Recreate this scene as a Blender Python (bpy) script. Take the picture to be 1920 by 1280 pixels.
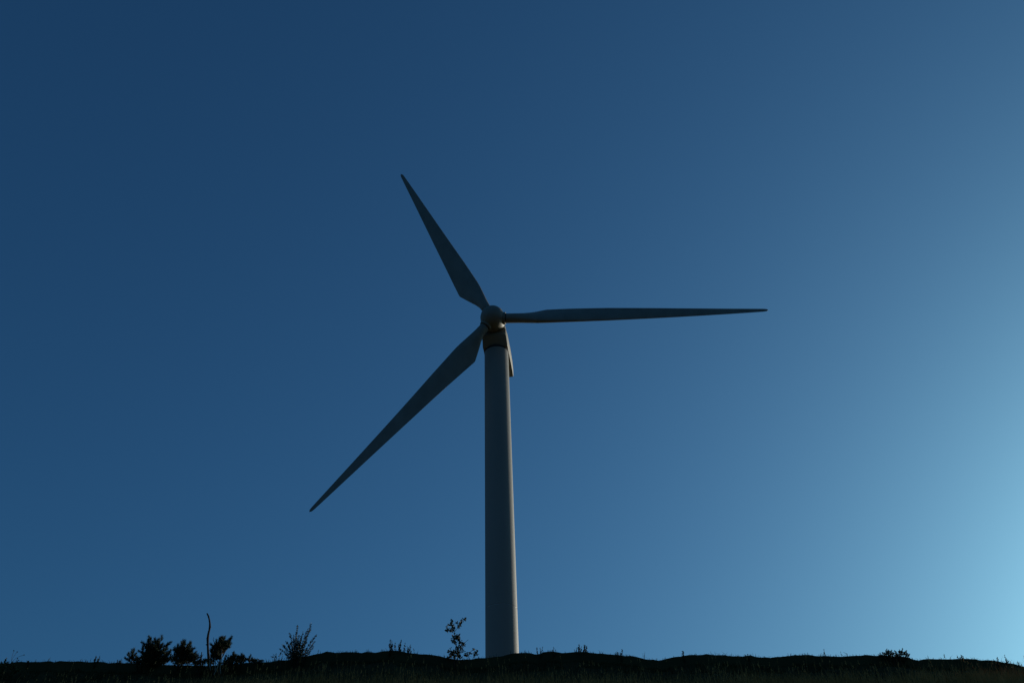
import bpy, math, random
import numpy as np
from mathutils import Matrix, Vector

# ------------------------------------------------------------------ clear
for o in list(bpy.data.objects):
    bpy.data.objects.remove(o, do_unlink=True)
scene = bpy.context.scene
col = scene.collection

# ------------------------------------------------------------------ camera
EYE = 1.6
PITCH, ROLL, FPX = 0.65975, -0.031475, 1851.5
_f = Vector((0, math.cos(PITCH), math.sin(PITCH)))
_u = Vector((0, -math.sin(PITCH), math.cos(PITCH)))
_r = Vector((1, 0, 0))
CR = _r * math.cos(ROLL) + _u * math.sin(ROLL)
CU = -_r * math.sin(ROLL) + _u * math.cos(ROLL)
cam_data = bpy.data.cameras.new('camera')
cam = bpy.data.objects.new('camera', cam_data)
col.objects.link(cam)
cam.matrix_world = Matrix(((CR.x, CU.x, -_f.x, 0), (CR.y, CU.y, -_f.y, 0),
                           (CR.z, CU.z, -_f.z, EYE), (0, 0, 0, 1)))
cam_data.sensor_width = 36
cam_data.lens = 36 * FPX / 1920
cam_data.clip_start = 0.1
cam_data.clip_end = 12000
scene.camera = cam

# ------------------------------------------------------------------ sky, sun, exposure
SUN_EL, SUN_AZ = math.radians(12.0), math.radians(46.5)
world = bpy.data.worlds.new('World')
scene.world = world
world.use_nodes = True
nt = world.node_tree
sky = nt.nodes.new('ShaderNodeTexSky')
sky.sky_type = 'NISHITA'
sky.sun_disc = False
sky.sun_elevation = SUN_EL
sky.sun_rotation = SUN_AZ
sky.altitude = 0
sky.air_density = 1.0
sky.dust_density = 3.0
sky.ozone_density = 5.0
wb = nt.nodes.new('ShaderNodeMix')            # one white balance for the whole sky
wb.data_type = 'RGBA'
wb.blend_type = 'MULTIPLY'
wb.inputs['Factor'].default_value = 1.0
nt.links.new(sky.outputs[0], wb.inputs[6])
wb.inputs[7].default_value = (0.445, 0.87, 1.0, 1)
nt.links.new(wb.outputs[2], nt.nodes['Background'].inputs[0])
nt.nodes['Background'].inputs[1].default_value = 0.079

sun_data = bpy.data.lights.new('sun', 'SUN')
sun_data.energy = 3.0
sun_data.angle = math.radians(0.5)
sun_data.color = (1.0, 0.90, 0.74)
sun = bpy.data.objects.new('sun', sun_data)
col.objects.link(sun)
sdir = Vector((math.sin(SUN_AZ) * math.cos(SUN_EL), math.cos(SUN_AZ) * math.cos(SUN_EL), math.sin(SUN_EL)))
sun.rotation_euler = sdir.to_track_quat('Z', 'Y').to_euler()
sun.location = (60, 60, 40)

vs = scene.view_settings
vs.view_transform = 'Standard'
vs.look = 'None'
vs.exposure = 0.0
vs.gamma = 1.0
vs.use_curve_mapping = False

# ------------------------------------------------------------------ helpers
def ray(px, py):
    return _f + CR * ((px - 960) / FPX) + CU * ((640 - py) / FPX)

def at(px, py, Y):
    """point of the place that stands at distance Y and shows at this spot of the photograph"""
    d = ray(px, py)
    t = Y / d.y
    return Vector((d.x * t, Y, EYE + d.z * t))

def tag(o, label=None, cat=None, group=None, kind=None):
    if label: o['label'] = label
    if cat: o['category'] = cat
    if group: o['group'] = group
    if kind: o['kind'] = kind
    return o

def empty(name, loc, label, cat, group=None):
    o = bpy.data.objects.new(name, None)
    o.empty_display_size = 0.2
    col.objects.link(o)
    o.location = loc
    return tag(o, label, cat, group)

class MB:
    def __init__(self):
        self.v, self.f = [], []
    def ring(self, pts):
        b = len(self.v)
        self.v.extend(pts)
        return list(range(b, b + len(pts)))
    def bridge(self, a, b):
        n = len(a)
        for i in range(n):
            j = (i + 1) % n
            self.f.append((a[i], a[j], b[j], b[i]))
    def cap(self, a, flip=False):
        self.f.append(tuple(reversed(a)) if flip else tuple(a))
    def tube(self, pts, rad, n=6, cap=True):
        pts = [Vector(p) for p in pts]
        prev = None
        X = None
        for i, p in enumerate(pts):
            d = (pts[min(i + 1, len(pts) - 1)] - pts[max(i - 1, 0)])
            d = d.normalized() if d.length > 1e-6 else Vector((0, 0, 1))
            if X is None:
                X = d.orthogonal().normalized()
            X = (X - d * X.dot(d)).normalized()
            Yv = d.cross(X)
            r = rad[i] if isinstance(rad, (list, tuple)) else rad
            rg = self.ring([p + (X * math.cos(2 * math.pi * k / n) + Yv * math.sin(2 * math.pi * k / n)) * r for k in range(n)])
            if prev: self.bridge(prev, rg)
            elif cap: self.cap(rg, True)
            prev = rg
        if cap: self.cap(prev)
    def leaf(self, p, d, nrm, L, W, fold=0.25):
        d = d.normalized()
        s = d.cross(nrm)
        s = s.normalized() if s.length > 1e-5 else d.orthogonal().normalized()
        n = s.cross(d)
        b = len(self.v)
        self.v += [p, p + d * (L * .45) + s * (W * .5) + n * (W * fold), p + d * L,
                   p + d * (L * .45) - s * (W * .5) + n * (W * fold)]
        self.f += [(b, b + 1, b + 2), (b, b + 2, b + 3)]
    def build(self, name, mat, parent=None, smooth=False, origin=None):
        o3 = Vector(origin) if origin is not None else (Vector(parent['_w']) if parent is not None and '_w' in parent else Vector((0, 0, 0)))
        me = bpy.data.meshes.new(name)
        me.from_pydata([tuple(Vector(v) - o3) for v in self.v], [], self.f)
        me.update()
        if smooth:
            me.polygons.foreach_set('use_smooth', [True] * len(me.polygons))
        me.materials.append(mat)
        o = bpy.data.objects.new(name, me)
        col.objects.link(o)
        if parent is not None: o.parent = parent
        else: o.location = o3
        return o

def material(name, color, rough=0.6, spec=0.4, var=0.15, scale=4.0, color2=None, bump=0.0, bscale=30.0, stretch=None, sss=None):
    m = bpy.data.materials.new(name)
    m.use_nodes = True
    t = m.node_tree
    b = t.nodes['Principled BSDF']
    b.inputs['Roughness'].default_value = rough
    b.inputs['Specular IOR Level'].default_value = spec
    tc = t.nodes.new('ShaderNodeTexCoord')
    mp = t.nodes.new('ShaderNodeMapping')
    if stretch: mp.inputs['Scale'].default_value = stretch
    t.links.new(tc.outputs['Object'], mp.inputs[0])
    no = t.nodes.new('ShaderNodeTexNoise')
    no.inputs['Scale'].default_value = scale
    no.inputs['Detail'].default_value = 6
    t.links.new(mp.outputs[0], no.inputs['Vector'])
    cr = t.nodes.new('ShaderNodeValToRGB')
    c2 = color2 or tuple(c * (1 - 2 * var) for c in color)
    cr.color_ramp.elements[0].position = 0.32
    cr.color_ramp.elements[1].position = 0.68
    cr.color_ramp.elements[0].color = (*c2, 1)
    cr.color_ramp.elements[1].color = (*color, 1)
    t.links.new(no.outputs['Fac'], cr.inputs[0])
    t.links.new(cr.outputs[0], b.inputs['Base Color'])
    if bump:
        n2 = t.nodes.new('ShaderNodeTexNoise')
        n2.inputs['Scale'].default_value = bscale
        n2.inputs['Detail'].default_value = 5
        t.links.new(mp.outputs[0], n2.inputs['Vector'])
        bp = t.nodes.new('ShaderNodeBump')
        bp.inputs['Strength'].default_value = bump
        bp.inputs['Distance'].default_value = 0.05
        t.links.new(n2.outputs['Fac'], bp.inputs['Height'])
        t.links.new(bp.outputs[0], b.inputs['Normal'])
    return m

M = dict(
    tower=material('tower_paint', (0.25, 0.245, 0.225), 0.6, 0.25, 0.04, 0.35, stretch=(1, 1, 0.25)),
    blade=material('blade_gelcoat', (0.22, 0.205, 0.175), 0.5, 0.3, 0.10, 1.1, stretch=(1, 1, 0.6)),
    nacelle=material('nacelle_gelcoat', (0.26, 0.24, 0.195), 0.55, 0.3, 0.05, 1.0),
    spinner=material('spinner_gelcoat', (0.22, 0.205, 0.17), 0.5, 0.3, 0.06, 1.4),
    dark=material('dark_seal', (0.03, 0.03, 0.035), 0.7, 0.2, 0.1),
    steel=material('galvanised_steel', (0.4, 0.41, 0.42), 0.4, 0.5, 0.1),
    earth=material('turf_ground', (0.055, 0.048, 0.020), 0.95, 0.02, 0.2, 0.6, color2=(0.034, 0.032, 0.015), bump=0.6, bscale=9),
    turf=material('turf_blades', (0.044, 0.042, 0.014), 0.9, 0.05, 0.2, 0.8, color2=(0.034, 0.028, 0.012)),
    straw=material('dry_grass', (0.60, 0.28, 0.09), 0.85, 0.05, 0.2, 0.9, color2=(0.28, 0.14, 0.045)),
    petal=material('white_petals', (0.75, 0.72, 0.62), 0.7, 0.2, 0.1),
    needle=material('pine_needles', (0.042, 0.060, 0.026), 0.7, 0.2, 0.2, 6, color2=(0.026, 0.042, 0.020)),
    bark=material('pine_bark', (0.12, 0.085, 0.06), 0.9, 0.1, 0.25, 20, bump=0.6, bscale=60),
    deadwood=material('weathered_dead_wood', (0.085, 0.062, 0.045), 0.9, 0.1, 0.25, 14, bump=0.8, bscale=50),
    paletwig=material('bleached_twigs', (0.36, 0.30, 0.23), 0.9, 0.1, 0.2, 14),
    twig=material('brown_twigs', (0.09, 0.06, 0.04), 0.85, 0.1, 0.2, 20),
    willow=material('willow_leaves', (0.060, 0.068, 0.036), 0.6, 0.3, 0.2, 9, color2=(0.04, 0.05, 0.025)),
    rose=material('rose_leaves', (0.085, 0.075, 0.020), 0.6, 0.25, 0.2, 8, color2=(0.045, 0.055, 0.018)),
    herb=material('herb_leaves', (0.050, 0.058, 0.022), 0.75, 0.15, 0.2, 9, color2=(0.038, 0.036, 0.018)),
    weed=material('weed_leaves', (0.10, 0.095, 0.030), 0.75, 0.15, 0.2, 9, color2=(0.045, 0.06, 0.02)),
)

# ------------------------------------------------------------------ terrain
CREST = [(-400, 1246), (-120, 1244), (0, 1243), (30, 1242), (50, 1242), (100, 1239), (145, 1239), (175, 1241), (200, 1242), (240, 1242),
         (280, 1246), (320, 1248), (400, 1247), (470, 1241), (485, 1241), (510, 1239), (540, 1236), (580, 1229), (610, 1223),
         (640, 1222), (700, 1224), (720, 1222), (740, 1219), (770, 1224), (800, 1228), (825, 1232), (850, 1235), (885, 1235),
         (905, 1232), (940, 1229), (970, 1223), (1000, 1223), (1040, 1222), (1060, 1224), (1090, 1222), (1110, 1223),
         (1135, 1227), (1160, 1230), (1195, 1232), (1210, 1236), (1245, 1237), (1265, 1231), (1300, 1228), (1340, 1227),
         (1380, 1230), (1405, 1229), (1420, 1232), (1440, 1232), (1475, 1230), (1540, 1229), (1570, 1231), (1610, 1229),
         (1640, 1229), (1690, 1231), (1715, 1236), (1760, 1235), (1800, 1235), (1840, 1235), (1870, 1240), (1900, 1244),
         (1920, 1249), (2050, 1268), (2300, 1300)]
def crest_y(X):
    return 30.0 + .45 * np.sin(np.asarray(X) * .33 + .4) + .22 * np.sin(np.asarray(X) * .93 + 1.1)
_cx = [c[0] for c in CREST]
_cy = [c[1] for c in CREST]
_X, _Z = [], []
for px in range(-400, 2301, 4):
    py = float(np.interp(px, _cx, _cy)) - 0.6
    Y = 30.0
    for _ in range(6):
        p = at(px, py, Y)
        Y = float(crest_y(p.x))
    _X.append(p.x); _Z.append(p.z)
_X = np.array(_X); _Z = np.array(_Z)
_k = np.ones(3) / 3
_Zs = np.convolve(np.pad(_Z, 1, mode='edge'), _k, 'valid')
_lr = np.random.default_rng(5)
_LX = np.arange(-40, 40, .11)
_LZ = .030 * np.convolve(_lr.normal(0, 1, len(_LX)), np.ones(2) / 2, 'same') * (.4 + .6 * _lr.random(len(_LX))) + .018 * np.convolve(_lr.normal(0, 1, len(_LX)), np.hanning(9) / 4.5, 'same')
def ground(X, Y):
    X = np.asarray(X, float); Y = np.asarray(Y, float)
    zc = np.interp(X, _X, _Zs)
    d = crest_y(X) - Y
    near = np.clip(1 - np.abs(d) / 6.0, 0, 1)
    mean = 13.0
    w = near * near * (3 - 2 * near)
    zc = zc * w + (mean + (zc - mean) * .35) * (1 - w)
    front = zc - .57 * (np.sqrt(d * d + .04) - .2)
    sp = .8
    front = sp * np.logaddexp(0, np.clip(front / sp, -40, 40)) - .35
    back = zc - 1.3 * (1 - np.exp(np.clip(d, -1e5, 0) / 22.0))
    z = np.where(d > 0, front, back)
    bump = .03 * np.sin(X * 2.1 + Y * 1.7) + .025 * np.sin(X * 3.7 - Y * 2.9 + 1) + .018 * np.sin(X * 7.3 + Y * 6.1)
    und = .05 * np.sin(X * .9 + 2) * np.sin(Y * .8)
    fade = np.clip(np.abs(d) / 1.2, 0.15, 1)
    lump = np.interp(X, _LX, _LZ)
    return z + (bump + und) * fade + lump * np.clip(1 - np.abs(d) / 1.5, 0, 1)
def gz(x, y):
    return float(ground(x, y))

def span(lo, hi, step, far, n=26):
    mid = np.arange(lo, hi + 1e-6, step)
    g = np.geomspace(step * 1.5, far, n)
    return np.concatenate([lo - g[::-1], mid, hi + g])
gx = span(-21, 21, .14, 5000)
gy = np.concatenate([-30 - np.geomspace(1, 3000, 18)[::-1], np.arange(-30, -8, .8), np.arange(-8, -1, .16), np.arange(-1, 1, .05), np.arange(1, 4, .2), np.arange(4, 60, 2.0), 60 + np.geomspace(3, 8000, 26)])
GX, GD = np.meshgrid(gx, gy)
GY = crest_y(GX) + GD                      # rows follow the crest
GZ = ground(GX, GY)
verts = np.stack([GX.ravel(), GY.ravel(), GZ.ravel()], 1)
nx, ny = len(gx), len(gy)
i = np.arange((ny - 1) * (nx - 1))
a = (i // (nx - 1)) * nx + i % (nx - 1)
faces = np.stack([a, a + 1, a + nx + 1, a + nx], 1)
def np_mesh(name, V, F, mat, smooth=False):
    V = np.asarray(V, np.float32); F = np.asarray(F, np.int32)
    me = bpy.data.meshes.new(name)
    me.vertices.add(len(V)); me.vertices.foreach_set('co', V.ravel())
    k = F.shape[1]
    me.loops.add(F.size); me.loops.foreach_set('vertex_index', F.ravel())
    me.polygons.add(len(F))
    me.polygons.foreach_set('loop_start', np.arange(0, F.size, k, dtype=np.int32))
    me.polygons.foreach_set('loop_total', np.full(len(F), k, np.int32))
    if smooth: me.polygons.foreach_set('use_smooth', np.ones(len(F), bool))
    me.update(calc_edges=True)
    me.materials.append(mat)
    o = bpy.data.objects.new(name, me)
    col.objects.link(o)
    return o
_mid = (GD.ravel()[faces[:, 0]] > 2.5)
hill = np_mesh('hillside', verts, faces, M['earth'], True)
hill.data.materials.append(material('dry_meadow', (0.13, 0.09, 0.035), 0.95, 0.05, 0.2, 0.25, color2=(0.075, 0.06, 0.025)))
hill.data.polygons.foreach_set('material_index', _mid.astype(np.int32))
tag(hill, 'dark turf covered hillside rising to an uneven crest', 'hillside', kind='structure')

# ------------------------------------------------------------------ wind turbine
HX, HY, HZ = -1.4077, 69.4315, 54.5876 + EYE          # tower axis at hub height
PSI, TILT, PHI, OVER = 0.10245, 0.08907, -0.110164, 2.1933
AX = Vector((-math.sin(PSI) * math.cos(TILT), -math.cos(PSI) * math.cos(TILT), math.sin(TILT)))   # points upwind
RT = Vector((math.cos(PSI), -math.sin(PSI), 0))
UP = RT.cross(AX) * -1
if UP.z < 0: UP = -UP
AH = Vector((AX.x, AX.y, 0)).normalized()
HUB = Vector((HX, HY, HZ)) + AX * OVER
base_z = gz(HX, HY)
turb = empty('wind_turbine', (HX, HY, base_z), 'tall pale three-bladed wind turbine standing behind the dark crest', 'wind turbine')
turb['_w'] = (HX, HY, base_z)

TOP_Z = HZ - 1.99
def tower_r(z):
    return 1.045 + (TOP_Z - z) * 0.0058
def lathe_z(mb, prof, cx, cy, n=96):
    prev = None
    for r, z in prof:
        rg = mb.ring([Vector((cx + r * math.cos(2 * math.pi * k / n), cy + r * math.sin(2 * math.pi * k / n), z)) for k in range(n)])
        if prev: mb.bridge(prev, rg)
        prev = rg
SEAM = 30.55
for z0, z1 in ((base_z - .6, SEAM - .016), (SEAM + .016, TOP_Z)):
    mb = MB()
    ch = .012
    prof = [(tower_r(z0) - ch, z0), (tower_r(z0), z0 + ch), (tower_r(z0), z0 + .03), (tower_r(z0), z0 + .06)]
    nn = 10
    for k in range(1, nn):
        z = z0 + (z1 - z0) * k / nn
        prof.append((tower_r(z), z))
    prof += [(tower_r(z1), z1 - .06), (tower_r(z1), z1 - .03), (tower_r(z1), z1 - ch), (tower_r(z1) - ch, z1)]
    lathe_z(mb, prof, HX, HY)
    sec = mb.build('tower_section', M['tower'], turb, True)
    for zc in ((z0 + (z1 - z0) * f for f in (.36, .70))):      # welded can joints
        mb = MB()
        R0 = tower_r(zc)
        lathe_z(mb, [(R0 - .002, zc - .02), (R0 + .003, zc - .008), (R0 + .003, zc + .008), (R0 - .002, zc + .02)], HX, HY)
        mb.build('weld_seam', M['tower'], sec, True, origin=(HX, HY, base_z))
mb = MB()
R0 = tower_r(SEAM)
lathe_z(mb, [(R0 - .10, SEAM - .03), (R0 - .016, SEAM - .03), (R0 - .016, SEAM + .03), (R0 - .10, SEAM + .03)], HX, HY)
mb.build('flange_joint', M['steel'], turb, True)
mb = MB()
lathe_z(mb, [(.75, TOP_Z - .01), (1.06, TOP_Z - .01), (1.075, TOP_Z + .02), (1.075, TOP_Z + .10), (1.06, TOP_Z + .16), (.7, TOP_Z + .16)], HX, HY)
mb.build('yaw_bearing', M['dark'], turb, True)
# foundation
mb = MB()
lathe_z(mb, [(.5, base_z + .12), (2.3, base_z + .12), (2.4, base_z + .04), (2.4, base_z - .8)], HX, HY, 48)
mb.build('foundation', material('concrete', (.32, .31, .29), .9, .2, .15, 3, bump=.3), turb)

# nacelle: a loft of sections along its axis, upright lower walls and a roof drawn in
def nsect(c, hw, zb, zs, zt):
    half = [(hw - .07, zb), (hw - .02, zb + .02), (hw, zb + .07), (hw, zs - .05), (hw - .03, zs), (hw * .86, zs + (zt - zs) * .5), (hw * .62, zs + (zt - zs) * .88), (hw * .35, zt)]
    pts = half + [(-x, z) for x, z in reversed(half)]
    return [c + RT * x + Vector((0, 0, z)) for x, z in pts]
mb = MB()
prev = None
NC = Vector((HX, HY, HZ))
SECT = [(1.52, .96, -1.10, -.42, .95), (1.46, 1.02, -1.18, -.45, 1.0), (1.38, 1.05, -1.26, -.48, 1.03), (.88, 1.09, -1.78, -.50, 1.06), (.78, 1.10, -1.85, -.50, 1.06),
        (-1.5, 1.10, -1.87, -.50, 1.02), (-2.9, 1.085, -1.87, -.70, .55), (-3.82, 1.05, -1.86, -1.02, -.25), (-3.97, 1.02, -1.83, -1.25, -.7), (-4.02, .97, -1.78, -1.35, -.85)]
for sx, hw, zb, zs, zt in SECT:
    rg = mb.ring(nsect(NC + AH * sx, hw, zb, zs, zt))
    if prev: mb.bridge(rg, prev)
    else: mb.cap(rg)
    prev = rg
mb.cap(prev, True)
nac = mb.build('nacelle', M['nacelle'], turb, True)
md = nac.modifiers.new('edges', 'EDGE_SPLIT')
md.split_angle = math.radians(24)
for sx in (-.42, .42):
    mb = MB()
    mb.tube([NC + AH * .4 + RT * sx + Vector((0, 0, 1.0)), NC + AH * .4 + RT * sx + Vector((0, 0, 1.3)),
             NC + AH * -1.3 + RT * sx + Vector((0, 0, 1.3)), NC + AH * -1.3 + RT * sx + Vector((0, 0, .95))], .02, 6)
    mb.build('roof_rail', M['steel'], nac, True, origin=(HX, HY, base_z))
for sx, hx in ((.2, .45), (-2.3, .4)):            # hatch plates under the nacelle
    mb = MB()
    c = NC + AH * sx + Vector((0, 0, -1.877))
    if sx < 0:
        q = [c + RT * hx + AH * .5, c - RT * hx + AH * .5, c - RT * hx - AH * .5, c + RT * hx - AH * .5]
        a = mb.ring(q); b2 = mb.ring([v - Vector((0, 0, .025)) for v in q])
        mb.bridge(b2, a); mb.cap(b2)
        mb.build('floor_hatch', M['nacelle'], nac, False, origin=(HX, HY, base_z))

# spinner: nose cone turned about the shaft
mb = MB()
prof = [(-.66, .80), (-.655, 1.00), (-.60, 1.03), (-.3, 1.065), (0, 1.08), (.3, 1.055), (.6, .96), (.85, .80), (1.02, .61), (1.13, .40), (1.19, .2), (1.21, .03)]
prev = None
for s, r in prof:
    rg = mb.ring([HUB + AX * s + (RT * math.cos(2 * math.pi * k / 64) + UP * math.sin(2 * math.pi * k / 64)) * r for k in range(64)])
    if prev: mb.bridge(prev, rg)
    else: mb.cap(rg, True)
    prev = rg
mb.cap(prev)
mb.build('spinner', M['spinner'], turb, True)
mb = MB()
prev = None
for s, r in ((-.76, .60), (-.76, .93), (-.60, .93)):
    rg = mb.ring([HUB + AX * s + (RT * math.cos(2 * math.pi * k / 48) + UP * math.sin(2 * math.pi * k / 48)) * r for k in range(48)])
    if prev: mb.bridge(prev, rg)
    prev = rg
mb.build('shaft_seal', M['dark'], turb, True)

# blades
def blade(theta):
    rad = RT * math.cos(theta) + UP * math.sin(theta)
    # leading side is clockwise as seen from upwind (from the camera)
    le = (RT * math.sin(theta) - UP * math.cos(theta))
    down = -AX
    RR = [1.02, 1.5, 2.0, 2.6, 3.3, 4.0, 4.45, 4.62, 4.9, 5.6, 6.6, 8, 10, 12, 14, 16, 18, 20, 21.5, 22.6, 23.15, 23.38, 23.48, 23.51]
    LE_R = [1.0, 2.0, 3.0, 4.0, 4.7, 8, 12, 16, 20, 23.1, 23.4, 23.5]
    LE_V = [.43, .44, .52, .61, .64, .60, .49, .385, .27, .165, .12, .02]
    TE_R = [1.0, 1.9, 2.6, 3.4, 4.55, 8, 12, 16, 20, 23.1, 23.4, 23.5]
    TE_V = [.43, .44, .66, 1.0, 1.46, 1.20, .93, .65, .375, .17, .12, .02]
    TH_R = [1.0, 2.0, 3.2, 4.6, 8, 14, 20, 23.5]
    TH_V = [.86, .84, .74, .62, .40, .21, .095, .03]
    TW_R = [1, 4.5, 7, 10, 14, 18, 23.5]
    TW_V = [20, 17, 10, 4.0, 0.5, -1.5, -2.0]
    CO = 0.471
    mb = MB(); prev = None; N = 40
    for r in RR:
        l = float(np.interp(r, LE_R, LE_V)); t = float(np.interp(r, TE_R, TE_V)); th = float(np.interp(r, TH_R, TH_V))
        tw = math.radians(float(np.interp(r, TW_R, TW_V)) + 1.0)
        cd = le * math.cos(tw) - down * math.sin(tw)       # towards the leading edge (tilts upwind)
        nd = down * math.cos(tw) + le * math.sin(tw)       # suction side, downwind
        bl = min(1, max(0, (r - 1.7) / 2.9)); bl = bl * bl * (3 - 2 * bl)
        c = l + t
        o = HUB + rad * r + AX * (CO * (r / 23.5) ** 2)
        pts = []
        for k in range(N):
            a = 2 * math.pi * k / N
            xc = l * .5 - t * .5 + math.cos(a) * c * .5     # circle / ellipse section
            yc = math.sin(a) * th * .5
            x = (1 - math.cos(a)) * .5                       # 0 at leading edge
            yt = (2.98 * math.sqrt(max(x, 0)) - 1.26 * x - 3.516 * x * x + 2.843 * x ** 3 - 1.036 * x ** 4) * th * .98
            ya = yt * (.62 if math.sin(a) > 0 else -.38) + .012 * c * math.sin(math.pi * x)
            if math.sin(a) <= 0 and x > .6:
                ya += .35 * th * (x - .6) * (1 - x) * 2.2     # aft loading hollow on the pressure side
            pts.append(o + cd * xc + nd * (yc * (1 - bl) + ya * bl))
        rg = mb.ring(pts)
        if prev: mb.bridge(prev, rg)
        else: mb.cap(rg, True)
        prev = rg
    mb.cap(prev)
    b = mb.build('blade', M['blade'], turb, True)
    # root collar on the spinner
    mb = MB(); prev = None
    for s, rr in ((.88, .50), (.90, .555), (1.10, .555), (1.15, .53), (1.15, .435)):
        rg = mb.ring([HUB + rad * s + (le * math.cos(2 * math.pi * k / 40) + AX * math.sin(2 * math.pi * k / 40)) * rr for k in range(40)])
        if prev: mb.bridge(prev, rg)
        prev = rg
    mb.build('root_collar', M['spinner'], b, False, origin=(HX, HY, base_z))
    mb = MB(); prev = None
    for s, rr in ((1.12, .442), (1.20, .442), (1.22, .432)):
        rg = mb.ring([HUB + rad * s + (le * math.cos(2 * math.pi * k / 40) + AX * math.sin(2 * math.pi * k / 40)) * rr for k in range(40)])
        if prev: mb.bridge(prev, rg)
        prev = rg
    mb.build('root_seal', M['dark'], b, False, origin=(HX, HY, base_z))
    return b
for k in range(3):
    blade(PHI + k * 2 * math.pi / 3)
del turb['_w']

# ------------------------------------------------------------------ plants on the crest
rng = random.Random(7)
def rnd(a, b): return rng.uniform(a, b)
def rvec(s=1.0):
    return Vector((rng.gauss(0, 1), rng.gauss(0, 1), rng.gauss(0, 1))).normalized() * s
def stand(px, py, dy=0.0):
    """foot of a plant: on the ground below this spot of the crest, dy metres behind the crest line"""
    Y = 30 + dy
    for _ in range(6):
        p = at(px, py, Y)
        Y = float(crest_y(p.x)) + dy
    return Vector((p.x, Y, gz(p.x, Y))), Y
PXM = 30.7 / FPX      # metres per photograph pixel at the crest

def plant(name, px, py, dy, label, cat, group=None):
    b, Y = stand(px, py, dy)
    o = empty(name, b, label, cat, group)
    o['_w'] = tuple(b)
    return o, b, Y

def bend(a, b, n=5, sag=0.08):
    """an uneven line from a to b"""
    L = (b - a).length
    k = rvec(sag * L)
    out = []
    for i in range(n + 1):
        t = i / n
        p = a.lerp(b, t) + k * math.sin(math.pi * t)
        if 0 < i < n: p += rvec(sag * .25 * L)
        out.append(p)
    return out

def taper(r0, r1, n):
    return [r0 + (r1 - r0) * i / n for i in range(n + 1)]

def tuft(mb, p, d, L=.15, count=85, nl=.085, w=.010):
    """a pine shoot: needles all round a short axis"""
    d = d.normalized()
    x = d.orthogonal().normalized(); y = d.cross(x)
    for _ in range(count):
        t = rng.random()
        a = rnd(0, 2 * math.pi)
        side = x * math.cos(a) + y * math.sin(a)
        spread = .95 - .5 * t + rnd(-.15, .15)
        nd = (d * math.cos(spread) + side * math.sin(spread))
        q = p + d * (L * (t - .5))
        l = nl * rnd(.7, 1.15)
        s = nd.cross(rvec()).normalized() * (w * .5)
        b = len(mb.v)
        mb.v += [q - s, q + s, q + nd * l]
        mb.f.append((b, b + 1, b + 2))

def pine(px, py, dy, tufts, label, trunk_top, group='young pines on the crest', extra=2.0, bare=None, size=1.0, spread=.32):
    o, b, Y = plant('young_pine', px, py, dy, label, 'pine', group)
    top = at(trunk_top[0], trunk_top[1], Y)
    tr = MB()
    path = bend(b - Vector((0, 0, .08)), top, 6, .05)
    H = (top - b).length
    tr.tube(path, taper(.022 + .018 * H, .008, 6), 7)
    cr = MB()
    spots = []
    for t in tufts:
        spots.append((t[0], t[1], rnd(-spread, spread) * .6))
    xs = [t[0] for t in tufts]; ys = [t[1] for t in tufts]
    for _ in range(int(len(tufts) * extra)):
        t = rng.choice(tufts); c = rng.choice(tufts)
        u = rnd(0, .6)
        spots.append((t[0] * (1 - u) + c[0] * u, t[1] * (1 - u) + c[1] * u + rnd(0, 2), rnd(-spread, spread)))
    for (x, y, dz) in spots:
        p = at(x, y, Y + dz)
        # the limb that carries it leaves the trunk lower down
        zt = b.z + max(.12 * H, min(H * .93, (p.z - b.z) * .62))
        k = min(range(len(path)), key=lambda i: abs(path[i].z - zt))
        a = path[k]
        q = bend(a, p, 3, .10)
        tr.tube(q, taper(.010, .004, 3), 4, False)
        d = (p - a)
        d = d.normalized() * .8 + Vector((0, 0, .6)) + rvec(.7)
        tuft(cr, p, d, .15 * size, 120, .10 * size)
        q2 = a.lerp(p, .72)
        tuft(cr, q2, d + rvec(.4), .13 * size, 60, .085 * size)
    if bare:
        for pts in bare:
            pp = [at(x, y, Y + dz) for (x, y, dz) in pts]
            mb2 = MB()
            mb2.tube(pp, taper(.018, .010, len(pp) - 1), 6)
            mb2.build('bare_stem', M['paletwig'], o, True)
    tr.build('trunk', M['bark'], o, True)
    cr.build('crown', M['needle'], o)
    del o['_w']
    return o

pine(292, 1246, .1, [(282, 1196), (279, 1201), (303, 1197), (270, 1206), (316, 1205), (292, 1201), (297, 1205), (284, 1210), (268, 1215), (264, 1222), (302, 1210), (312, 1209),
                     (310, 1218), (277, 1220), (290, 1215), (303, 1222), (315, 1226), (297, 1228), (286, 1225), (274, 1212), (272, 1235), (285, 1237), (305, 1234), (319, 1232), (294, 1218), (270, 1229), (280, 1231), (312, 1237), (290, 1240), (276, 1240), (300, 1241), (325, 1236), (266, 1241), (282, 1244), (296, 1244), (308, 1243)],
     'largest bushy young pine, left of the leaning dead trunk', (291, 1204), extra=3.6)
pine(248, 1241, .2, [(251, 1219), (248, 1222), (240, 1226), (246, 1230), (237, 1235), (255, 1234), (262, 1236), (243, 1238), (268, 1238), (250, 1235)],
     'small young pine at the left end of the pine group', (250, 1224), extra=.8, size=.85, spread=.2)
pine(342, 1248, .0, [(344, 1205), (341, 1209), (355, 1208), (357, 1211), (333, 1213), (327, 1219), (341, 1215), (350, 1216), (345, 1223), (332, 1226), (354, 1222), (340, 1230), (358, 1229), (330, 1235), (350, 1234), (366, 1233), (362, 1238), (335, 1238), (345, 1240), (356, 1241), (327, 1229), (372, 1239)],
     'spiky-topped young pine beside the dead trunk on its left', (344, 1212), extra=3.2)
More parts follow.
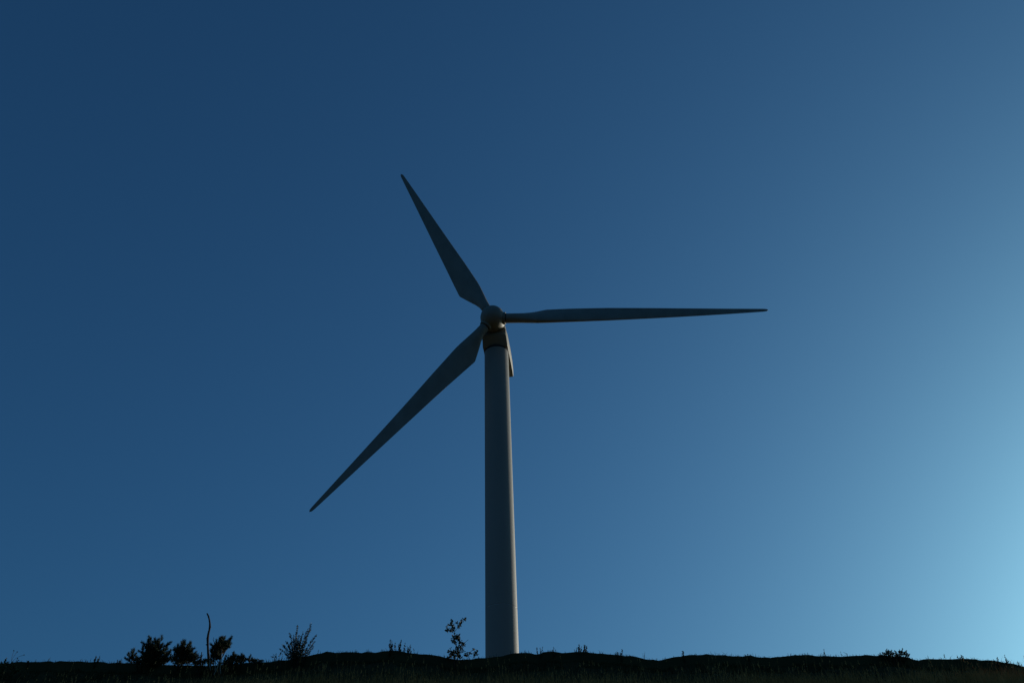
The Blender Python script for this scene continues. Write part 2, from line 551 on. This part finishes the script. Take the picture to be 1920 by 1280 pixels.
pine(414, 1252, -.5, [(420, 1197), (418, 1199), (431, 1198), (429, 1201), (412, 1199), (405, 1205), (418, 1205), (427, 1207), (430, 1211), (424, 1213), (399, 1211), (408, 1213), (397, 1220), (404, 1224), (400, 1230), (411, 1220), (411, 1207), (396, 1233), (406, 1232)],
     'one-sided young pine right of the dead trunk, with bare pale lower stems', (416, 1201), extra=2.4,
     bare=[[(416, 1217, -.15), (415, 1228, -.15), (416, 1238, -.2), (413, 1250, -.25), (414, 1262, -.5)],
           [(403, 1232, -.15), (404, 1244, -.25), (403, 1256, -.5)],
           [(410, 1240, -.2), (408, 1250, -.3), (401, 1264, -.6)],
           [(394, 1234, -.15), (393, 1246, -.3), (395, 1256, -.4)]])
pine(438, 1244, -.1, [(438, 1226), (440, 1230), (434, 1232), (445, 1234), (430, 1236), (438, 1236), (448, 1238)], 'low pine seedling just right of the one-sided pine', (438, 1230), extra=1.5, size=.85, spread=.2)
pine(453, 1243, .0, [(452, 1229), (456, 1232), (449, 1234), (460, 1236), (454, 1237)], 'low rounded pine seedling, second from the right of the group', (453, 1232), extra=1.5, size=.8, spread=.2)
pine(468, 1242, .1, [(468, 1231), (463, 1235), (472, 1236), (477, 1238), (467, 1238)], 'lowest pine seedling at the right end of the pine group', (468, 1234), extra=1.2, size=.7, spread=.2)

# dead trunk
o, b, Y = plant('dead_tree', 391, 1247, -.15, 'leafless crooked dead trunk sticking up tall among the pines', 'dead tree')
pts = [(392.5, 1252), (391.4, 1236), (390.2, 1222), (389.6, 1208), (389.4, 1197), (390.6, 1188), (392.4, 1181), (393.6, 1175), (393.5, 1168), (392.3, 1160), (390.6, 1154), (388.2, 1149.4)]
rad = [3.2, 2.7, 2.1, 1.9, 2.3, 2.0, 1.7, 2.1, 1.6, 1.5, 1.5, 1.2]
mb = MB(); mb.tube([at(x, y, Y + .03 * math.sin(i * 1.7)) for i, (x, y) in enumerate(pts)], [r * PXM for r in rad], 9)
mb.build('trunk', M['deadwood'], o, True)
for (x0, y0, x1, y1) in ((389.5, 1209, 385.8, 1207.4), (389.3, 1197.5, 387.0, 1196), (393.4, 1177, 395.3, 1174.6), (391.6, 1184, 389.8, 1182.6)):
    mb = MB(); mb.tube([at(x0, y0, Y), at(x1, y1, Y - .03)], [.022, .010], 6)
    mb.build('snag', M['deadwood'], o, True)
del o['_w']
o, b, Y = plant('dead_stick', 378, 1246, -.2, 'short broken dead stump left of the tall dead trunk', 'dead tree')
mb = MB(); mb.tube([b - Vector((0, 0, .05)), at(377.2, 1234, Y), at(378.3, 1221.5, Y)], [.024, .020, .012], 7)
mb.build('trunk', M['deadwood'], o, True)
mb = MB(); mb.tube([at(377.5, 1232, Y), at(381, 1226, Y - .05)], [.012, .006], 5); mb.build('snag', M['deadwood'], o, True)
del o['_w']
o, b, Y = plant('dead_twig', 402, 1247, -.55, 'thin dead twig poking out left of the one-sided pine', 'dead tree')
mb = MB(); mb.tube([b - Vector((0, 0, .05)), at(403, 1220, Y), at(402.0, 1204, Y), at(399.6, 1198.5, Y), at(400.6, 1193.8, Y)], [.014, .012, .010, .008, .005], 6)
mb.build('stem', M['deadwood'], o, True)
del o['_w']

def leafy(name, px, py, dy, stems, label, cat, leaf='herb', stem='twig', L=.06, W=.03, per=1.0, group=None, thick=.007, out=.5, clusters=(), bare=.12, depth=.12):
    """a plant of several stems (photograph points of each, foot first is added), leaves along them and in clusters"""
    o, b, Y = plant(name, px, py, dy, label, cat, group)
    st = MB(); lf = MB()
    for s in stems:
        dz = rnd(-depth, depth)
        pp = [at(x, y, Y + dz * (k + 1) / len(s)) for k, (x, y) in enumerate(s)]
        foot = b + Vector(((pp[0].x - b.x) * .3, 0, 0)); foot.z = gz(foot.x, foot.y) - .04
        pp = [foot] + pp
        q = []
        for k in range(len(pp) - 1):
            seg = bend(pp[k], pp[k + 1], 3, .06)
            q += seg if k == 0 else seg[1:]
        n = len(q) - 1
        st.tube(q, taper(thick, thick * .35, n), 5, False)
        total = sum((q[k + 1] - q[k]).length for k in range(n))
        cnt = int(total / .022 * per)
        for _ in range(cnt):
            t = bare + (1 - bare) * rng.random()
            k = min(n - 1, int(t * n)); f = t * n - k
            p = q[k].lerp(q[k + 1], f)
            ax = (q[k + 1] - q[k]).normalized()
            side = ax.cross(rvec()).normalized()
            d = (ax * (1 - out) + side * out + rvec(.15))
            sc = rnd(.6, 1.15) * (1 - .35 * t)
            lf.leaf(p, d, rvec(), L * sc, W * sc)
        lf.leaf(q[-1], (q[-1] - q[-2]), rvec(), L * .7, W * .7)
    for (x, y, rpx, cnt) in clusters:
        for _ in range(int(cnt * 1.5)):
            g = rvec(rpx * PXM * rng.random() ** .5)
            p = at(x, y, Y + rnd(-depth, depth) * .6) + g
            lf.leaf(p, rvec() + Vector((0, 0, -.15)), rvec(), L * rnd(.7, 1.2), W * rnd(.7, 1.2))
    st.build('stems', M[stem], o, True)
    lf.build('foliage', M[leaf], o)
    del o['_w']
    return o

# willow bush
tips = [[(556, 1205), (557.5, 1173)], [(568, 1212), (577, 1188), (583, 1168.5)], [(549, 1212), (543, 1187)], [(562, 1210), (568, 1185)],
        [(573, 1218), (585, 1200), (592.5, 1191)], [(543, 1222), (530, 1209)], [(541, 1230), (526, 1216)], [(575, 1223), (589, 1203)],
        [(567, 1208), (577, 1180)], [(551, 1210), (550.5, 1192)], [(577, 1227), (587, 1213)], [(545, 1218), (537, 1203)], [(556, 1212), (561, 1190)],
        [(561, 1217), (560, 1200)], [(568, 1220), (574, 1203)], [(549, 1222), (545, 1205)], [(556, 1222), (553, 1202)], [(563, 1225), (568, 1207)],
        [(545, 1230), (535, 1215)], [(555, 1226), (565, 1196)], [(570, 1226), (582, 1214)], [(566, 1216), (582, 1180)], [(548, 1228), (541, 1210)], [(557, 1228), (547, 1215)], [(552, 1214), (556, 1184)]]
leafy('willow_bush', 557, 1237, -.1, tips, 'wide airy willow bush with thin upright leafy shoots', 'bush', 'willow', 'twig', .085, .032, 2.4, depth=.3, thick=.008,
      out=.55, clusters=[(556, 1222, 12, 70), (548, 1230, 12, 70), (566, 1224, 11, 70), (560, 1212, 9, 45)])
leafy('willow_shoot', 521, 1240, -.1, [[(518, 1226)], [(514, 1232), (509, 1230)], [(524, 1228), (527, 1222)], [(530, 1224)], [(519, 1234), (513, 1226)]],
      'low leafy shoots at the left foot of the willow bush', 'bush', 'willow', 'twig', .07, .024, 1.2, depth=.1)

# wild rose
o = leafy('wild_rose', 856, 1235, -.1,
          [[(858, 1216), (853, 1203), (852, 1193), (852.5, 1182), (848, 1172), (847, 1163)],
           [(857, 1215), (853, 1203), (852.4, 1183), (861, 1174), (866, 1166), (873, 1158.5)],
           [(859, 1214), (861, 1201), (860, 1190)], [(860, 1216), (866, 1206), (871, 1204), (876.5, 1200)], [(852, 1226), (846, 1219), (841, 1219)], [(850, 1228), (844, 1217), (845.5, 1214)]],
          'tall thin wild rose with clumped leaves, left of the tower', 'rose bush', 'rose', 'twig', .062, .050, .14, depth=.10, thick=.009, bare=.5,
          clusters=[(847, 1164, 3, 12), (845, 1170, 4.0, 20), (849, 1173, 3.5, 16), (846, 1180, 3.8, 18), (850, 1179, 3, 14), (838, 1181, 3.2, 18), (838, 1175, 2.2, 7), (842, 1179, 2.0, 6), (862, 1168, 3, 14), (860, 1175, 2.6, 12), (862, 1172, 2, 8),
                    (866, 1164, 2.6, 12), (871, 1160, 2.6, 14), (856, 1167, 2, 7), (859, 1193, 4.2, 30), (860, 1197, 4.2, 30), (855, 1196, 3, 14), (849, 1192, 2, 7), (849, 1197, 3, 14), (851, 1202, 3, 18),
                    (864, 1203, 2.8, 12), (867, 1207, 3.6, 22), (870, 1207, 2.4, 10), (863, 1211, 3.2, 18), (865, 1214, 2.6, 12), (858, 1213, 3.4, 18), (860, 1220, 4, 26), (859, 1227, 4.5, 30), (855, 1205, 2, 7), (853, 1221, 4, 22),
                    (848, 1224, 4, 22), (842, 1220, 2.6, 10), (844, 1228, 3.6, 18), (852, 1229, 4.5, 26), (863, 1231, 3.5, 16), (866, 1221, 2, 7), (840, 1232, 3, 10), (871, 1219, 1.2, 3)])
leafy('bramble', 884, 1236, .05, [[(876, 1228), (881, 1223), (888.5, 1216)], [(889, 1229), (890, 1226), (893, 1218)], [(878, 1228), (888, 1231)], [(888, 1231), (895.5, 1219)]],
      'thin straggling bramble between the wild rose and the tower', 'bramble', 'rose', 'twig', .056, .046, .10, depth=.1, bare=.4,
      clusters=[(873, 1226, 3.0, 18), (876, 1228, 2.8, 14), (881, 1223, 2.2, 10), (888.5, 1216.5, 1.9, 8), (893, 1224, 3.0, 18), (890, 1227, 2.6, 12), (895.5, 1219, 1.4, 5), (887, 1222.5, 1.4, 4)])

G = 'weeds standing on the crest'
def herb(px, py, stems, label, L=.06, W=.036, per=1.7, name='weed', dy=0.0, cl=(), leaf='herb', out=.55):
    return leafy(name, px, py, dy, stems, label, 'weed', leaf, 'twig', L * 1.15, W * 1.2, per * 1.2, G, .009, out, cl, .05, .06)
herb(733, 1222, [[(731.5, 1200)], [(734.5, 1202)], [(730, 1208)], [(736, 1210)]], 'thickest leafy weed, left end of the clump left of the rose', per=2.0)
herb(741, 1221, [[(740.5, 1206)], [(742, 1212)]], 'thin small weed, second from left in the weed clump', per=1.2)
herb(750, 1220, [[(752, 1200.5)], [(748, 1209)], [(751, 1208)]], 'tall slim weed in the middle of the weed clump', per=1.9)
herb(760, 1222, [[(759.5, 1206.5)], [(757, 1216)]], 'slim bare weed, second from right in the weed clump', per=1.2)
herb(767, 1224, [[(769.5, 1210)], [(764, 1212)], [(767, 1215)]], 'bushy weed at the right end of the weed clump', per=1.9)
herb(1008, 1223, [[(1006.5, 1214)], [(1013, 1214.5)], [(1017.5, 1213)]], 'three short sprigs just right of the tower foot', per=1.8, L=.045)
herb(1038, 1222, [[(1038, 1213.5)], [(1036, 1218)], [(1042, 1218)]], 'single tiny sprig between the tower and the paired weeds', per=1.3, L=.04)
herb(1087, 1222, [[(1086, 1208)], [(1090, 1213)], [(1084, 1214)]], 'left of two paired bushy weeds right of the tower', per=2.4, L=.055, W=.035)
herb(1097, 1222, [[(1096.5, 1209.5)], [(1100, 1212)], [(1095, 1213)]], 'right of two paired bushy weeds right of the tower', per=2.4, L=.055, W=.035)
herb(1079, 1223, [[(1081, 1215)], [(1077, 1218)]], 'low sprig at the left foot of the paired weeds', per=1.8, L=.04)
herb(1158, 1230, [[(1157, 1222.5)], [(1159, 1224)]], 'squat weed beside a taller one on the falling crest', per=2.2, L=.045)
herb(1165, 1230, [[(1166, 1217.5)], [(1163, 1224)]], 'upright weed with drooping top on the falling crest', per=2.0, L=.05)
herb(1207, 1235, [[(1205.5, 1226)], [(1209, 1222.5)]], 'two narrow blade-like spikes above the dip in the crest', per=.9, L=.07, W=.012, out=.15)
herb(1281, 1230, [[(1279.5, 1220.5)], [(1282, 1224)], [(1281.5, 1221)]], 'bent small weed where the crest rises again right of the dip', per=2.0, L=.045)
herb(1334, 1228, [[(1332.5, 1220.5)]], 'lone hair-thin stalk right of the bent weed', per=.7, L=.03, W=.012)
herb(1403, 1230, [[(1402, 1227)], [(1397, 1228)], [(1408, 1228)]], 'flat low cushion of leaves on the crest, middle right', per=3, L=.05, W=.035)
herb(1480, 1231, [[(1477, 1224.5)], [(1483, 1225)]], 'two tiny leaning stalks well right of the tower', per=.9, L=.04, W=.015)
herb(1544, 1230, [[(1545, 1217.5)], [(1541, 1225)], [(1548, 1227)]], 'upright stalk with seed head above low leaves, left of the low bush', per=1.4, L=.045)
herb(1587, 1230, [[(1588, 1225), (1582, 1222)]], 'arching thin stalk just left of the low bush', per=.6, L=.03, W=.012)
herb(1803, 1236, [[(1802, 1228.5)], [(1806, 1231)], [(1799, 1232)]], 'small tuft-like weed right of the low bush', per=2.0, L=.045)
herb(1867, 1241, [[(1869, 1234)], [(1863, 1236)], [(1872, 1237)]], 'small spreading weed where the crest falls at the right', per=1.6, L=.045)
herb(1886, 1242, [[(1884, 1228.5)], [(1890, 1237)], [(1887, 1234)]], 'forked upright weed near the right edge', per=1.3, L=.045)
herb(1909, 1247, [[(1908, 1240)], [(1911, 1242)]], 'last tiny weed at the right edge', per=1.4, L=.04)
herb(182, 1243, [[(180, 1230.5)], [(187, 1230.5)], [(177, 1236)], [(184, 1235)]], 'lone bushy weed on the bare crest left of the pines', per=2.4, L=.055, W=.036)
herb(224, 1243, [[(221, 1237)], [(228, 1236)], [(225, 1238)]], 'low flat weed just left of the smallest left pine', per=2.0, L=.05)
herb(53, 1243, [[(54, 1238)], [(51, 1239)]], 'low pointed tussock near the left edge', per=2.6, L=.05)
herb(374, 1247, [[(373, 1224)], [(370, 1228)], [(376, 1229)]], 'thin leafy sprig between the spiky pine and the dead stump', per=.8, L=.045, dy=-.1)
herb(424, 1247, [[(425, 1226)], [(428, 1229)], [(422, 1230)], [(431, 1233)]], 'broad-leaved sprig under the overhanging side of the one-sided pine', per=1.5, L=.07, W=.045, dy=-.3)
for px, lab, st in ((262, 'low scrub between the smallest left pine and the largest pine', [(256, 1239), (261, 1238), (266, 1239), (270, 1240)]),
                    (331, 'low scrub between the largest pine and the spiky-topped pine', [(329, 1239), (334, 1238), (338, 1241)]),
                    (384, 'low scrub around the foot of the dead trunk', [(374, 1237), (381, 1239), (386, 1236), (394, 1237), (398, 1239), (367, 1240)]),
                    (428, 'low scrub under the low pine seedlings', [(420, 1239), (427, 1237), (434, 1239), (445, 1239), (452, 1239)]),
                    (486, 'low scrub right of the last pine seedling', [(480, 1238), (486, 1239), (491, 1238)])):
    leafy('low_scrub', px, 1246, -.25, [[q] for q in st], lab, 'scrub', 'herb', 'twig', .07, .04, 3.2, 'low scrub around the pines', depth=.2,
          clusters=[(x, y + 2, 4.5, 30) for x, y in st])
# low bush on the right
leafy('low_bush', 1676, 1232, -.05, [[(1664, 1224), (1663, 1216.5)], [(1660, 1224), (1655, 1223)], [(1670, 1222), (1671, 1219)], [(1680, 1223), (1678, 1220)], [(1690, 1222), (1692, 1215.5)], [(1696, 1222), (1700, 1219)],
                                      [(1700, 1227), (1705, 1226)], [(1655, 1229), (1648, 1227)], [(1667, 1222), (1666, 1218)], [(1688, 1224), (1687, 1219)]],
      'wide low tangled bush on the right part of the crest', 'bush', 'herb', 'twig', .06, .032, 1.6, depth=.2,
      clusters=[(1658, 1227, 4, 30), (1664, 1223, 4.5, 40), (1672, 1224, 4.5, 40), (1680, 1226, 4.5, 40), (1690, 1223, 5, 45), (1698, 1225, 4.5, 36), (1702, 1229, 4, 24), (1686, 1228, 5, 36), (1668, 1229, 6, 44), (1651, 1229, 3, 14)])
# leafy weeds at the left edge, nearer than the crest
leafy('tall_weeds', 12, 1260, -1.1, [[(12, 1234)], [(8, 1238)], [(17, 1239)], [(23, 1241)], [(3, 1241)], [(26, 1247)], [(30, 1250)], [(-4, 1243)], [(37, 1252)], [(20, 1250)]],
      'broad leafy weed clump in the bottom left corner', 'weed', 'weed', 'twig', .075, .045, 1.7, G, depth=.3, out=.6,
      clusters=[(10, 1245, 6, 36), (22, 1250, 6, 36), (2, 1250, 6, 30), (32, 1256, 6, 26)])
# dry flower stalks with seed heads above them
o, b, Y = plant('dry_flower_stalks', 24, 1244, -.3, 'hair-thin dry stalks with tiny seed heads near the left edge', 'weed', G)
st = MB(); hd = MB()
for pts in ([(22, 1232), (26, 1219)], [(23, 1234), (32, 1221.5)], [(26, 1236), (36, 1230), (45, 1227)], [(28, 1240), (35, 1237)], [(30, 1240), (33, 1234)]):
    pp = [b - Vector((0, 0, .03))] + [at(x, y, Y) for x, y in pts]
    st.tube(pp, .004, 5, False)
    c = pp[-1]
    for _ in range(16):
        hd.leaf(c, rvec(), rvec(), .026, .016)
st.build('stems', M['twig'], o); tag(hd.build('seed_heads', M['herb'], o), kind='stuff')
del o['_w']

# ------------------------------------------------------------------ grass
nr = np.random.default_rng(11)
def blades(n, x0, x1, y0, y1, h0, h1, w, lean, keep=None, patch=0.0):
    X = nr.uniform(x0, x1, n); Y = nr.uniform(y0, y1, n)
    if patch:
        pn = np.sin(X * 1.3 + Y * .9) + np.sin(X * 2.9 - Y * 1.9 + 2) + .7 * np.sin(X * 6.1 + Y * 4.3)
        k = nr.uniform(-2.2, 2.2, n) < pn + patch
        X, Y = X[k], Y[k]
    if keep is not None:
        k = keep(X, Y); X, Y = X[k], Y[k]
    n = len(X)
    Z = ground(X, Y) - .01
    h = nr.uniform(h0, h1, n) * nr.uniform(.6, 1, n)
    a = nr.uniform(0, 2 * np.pi, n); la = nr.uniform(0, 2 * np.pi, n); ln = h * nr.uniform(.05, lean, n)
    dx, dy = np.cos(a) * w / 2, np.sin(a) * w / 2
    lx, ly = np.cos(la) * ln, np.sin(la) * ln
    P = np.stack([X, Y, Z], 1)
    s = np.stack([dx, dy, np.zeros(n)], 1)
    m = P + np.stack([lx * .35, ly * .35, h * .58], 1)
    t = P + np.stack([lx, ly, h], 1)
    V = np.stack([P - s, P + s, m + s * .75, m - s * .75, t], 1).reshape(-1, 3)
    b = np.arange(n) * 5
    F = np.concatenate([np.stack([b, b + 1, b + 2], 1), np.stack([b, b + 2, b + 3], 1), np.stack([b + 3, b + 2, b + 4], 1)])
    return V, F, t
V, F, _ = blades(150000, -22, 22, 22, 34, .03, .10, .012, .9)
Xc = nr.uniform(-22, 22, 26000)
def clump(X, Y):
    return np.sin(X * 2.3 + 1.1 * np.sin(X * .7)) + np.sin(X * 5.9 + 2) + .8 * np.sin(X * 13.1) > nr.uniform(-1.5, 2.2, len(X))
Vc, Fc, _ = blades(60000, -22, 22, 28.8, 31.4, .04, .17, .014, .9, clump)
V, F = np.concatenate([V, Vc]), np.concatenate([F, Fc + len(V)])
tag(np_mesh('turf', V, F, M['turf']), 'short dark turf covering the hillside', 'turf', kind='stuff')
def grade(X, Y):       # tall grass thins out towards the crest
    d = crest_y(X) - Y
    return nr.uniform(0, 1, len(X)) < np.clip((d - 3.0) / 1.2, 0, 1)
V1, F1, _ = blades(130000, -22, 22, 21, 27.5, .18, .52, .011, .7, grade, .9)
def below(X, Y):       # stalks stay under the crest line, fewer where it falls away
    d = crest_y(X) - Y
    return (d > 2.9 + .35 * np.clip(X - 8, 0, 9)) | (nr.uniform(0, 1, len(X)) < .02)
V2, F2, t2 = blades(2600, -22, 22, 22.5, 27.3, .45, .90, .008, .35, below)
V3, F3, t3 = blades(150, -22, 16, 27, 28.6, .15, .40, .008, .35)
# seed plumes on the tall stalks
tt = np.concatenate([t2, t3])
k = nr.uniform(0, 1, len(tt)) < .6
tt = tt[k]
PV, PF = [], []
for p in tt:
    L = nr.uniform(.06, .14)
    for j in range(5):
        q = p - np.array([0, 0, L * j / 5])
        a = nr.uniform(0, 6.28); r = .016 + .006 * j * .5
        b = len(PV)
        PV += [q, q + [r * math.cos(a), r * math.sin(a), .01], q + [0, 0, .045]]
        PF.append((b, b + 1, b + 2))
ofs = 0; VV, FF = [], []
for v, f in ((V1, F1), (V2, F2), (V3, F3), (np.array(PV), np.array(PF))):
    VV.append(v); FF.append(f + ofs); ofs += len(v)
tag(np_mesh('dry_grass', np.concatenate(VV), np.concatenate(FF), M['straw']), 'tall straw-coloured dry grass along the bottom of the picture', 'grass', kind='stuff')
# small white flowers in the grass
PV, PF = [], []
for _ in range(90):
    x = nr.uniform(-20, 20); y = nr.uniform(23.5, 27.4)
    c = np.array([x, y, gz(x, y) + nr.uniform(.25, .5)])
    b = len(PV)
    r = nr.uniform(.012, .024)
    PV.append(c + [0, 0, .008])
    for j in range(8):
        PV.append(c + np.array([r * math.cos(j * .785), r * math.sin(j * .785) * .8, -.3 * r * math.sin(j * .785)]))
    for j in range(8):
        PF.append((b, b + 1 + j, b + 1 + (j + 1) % 8))
tag(np_mesh('white_flowers', PV, PF, M['petal']), 'tiny white flower heads scattered in the dry grass', 'flowers', kind='stuff')
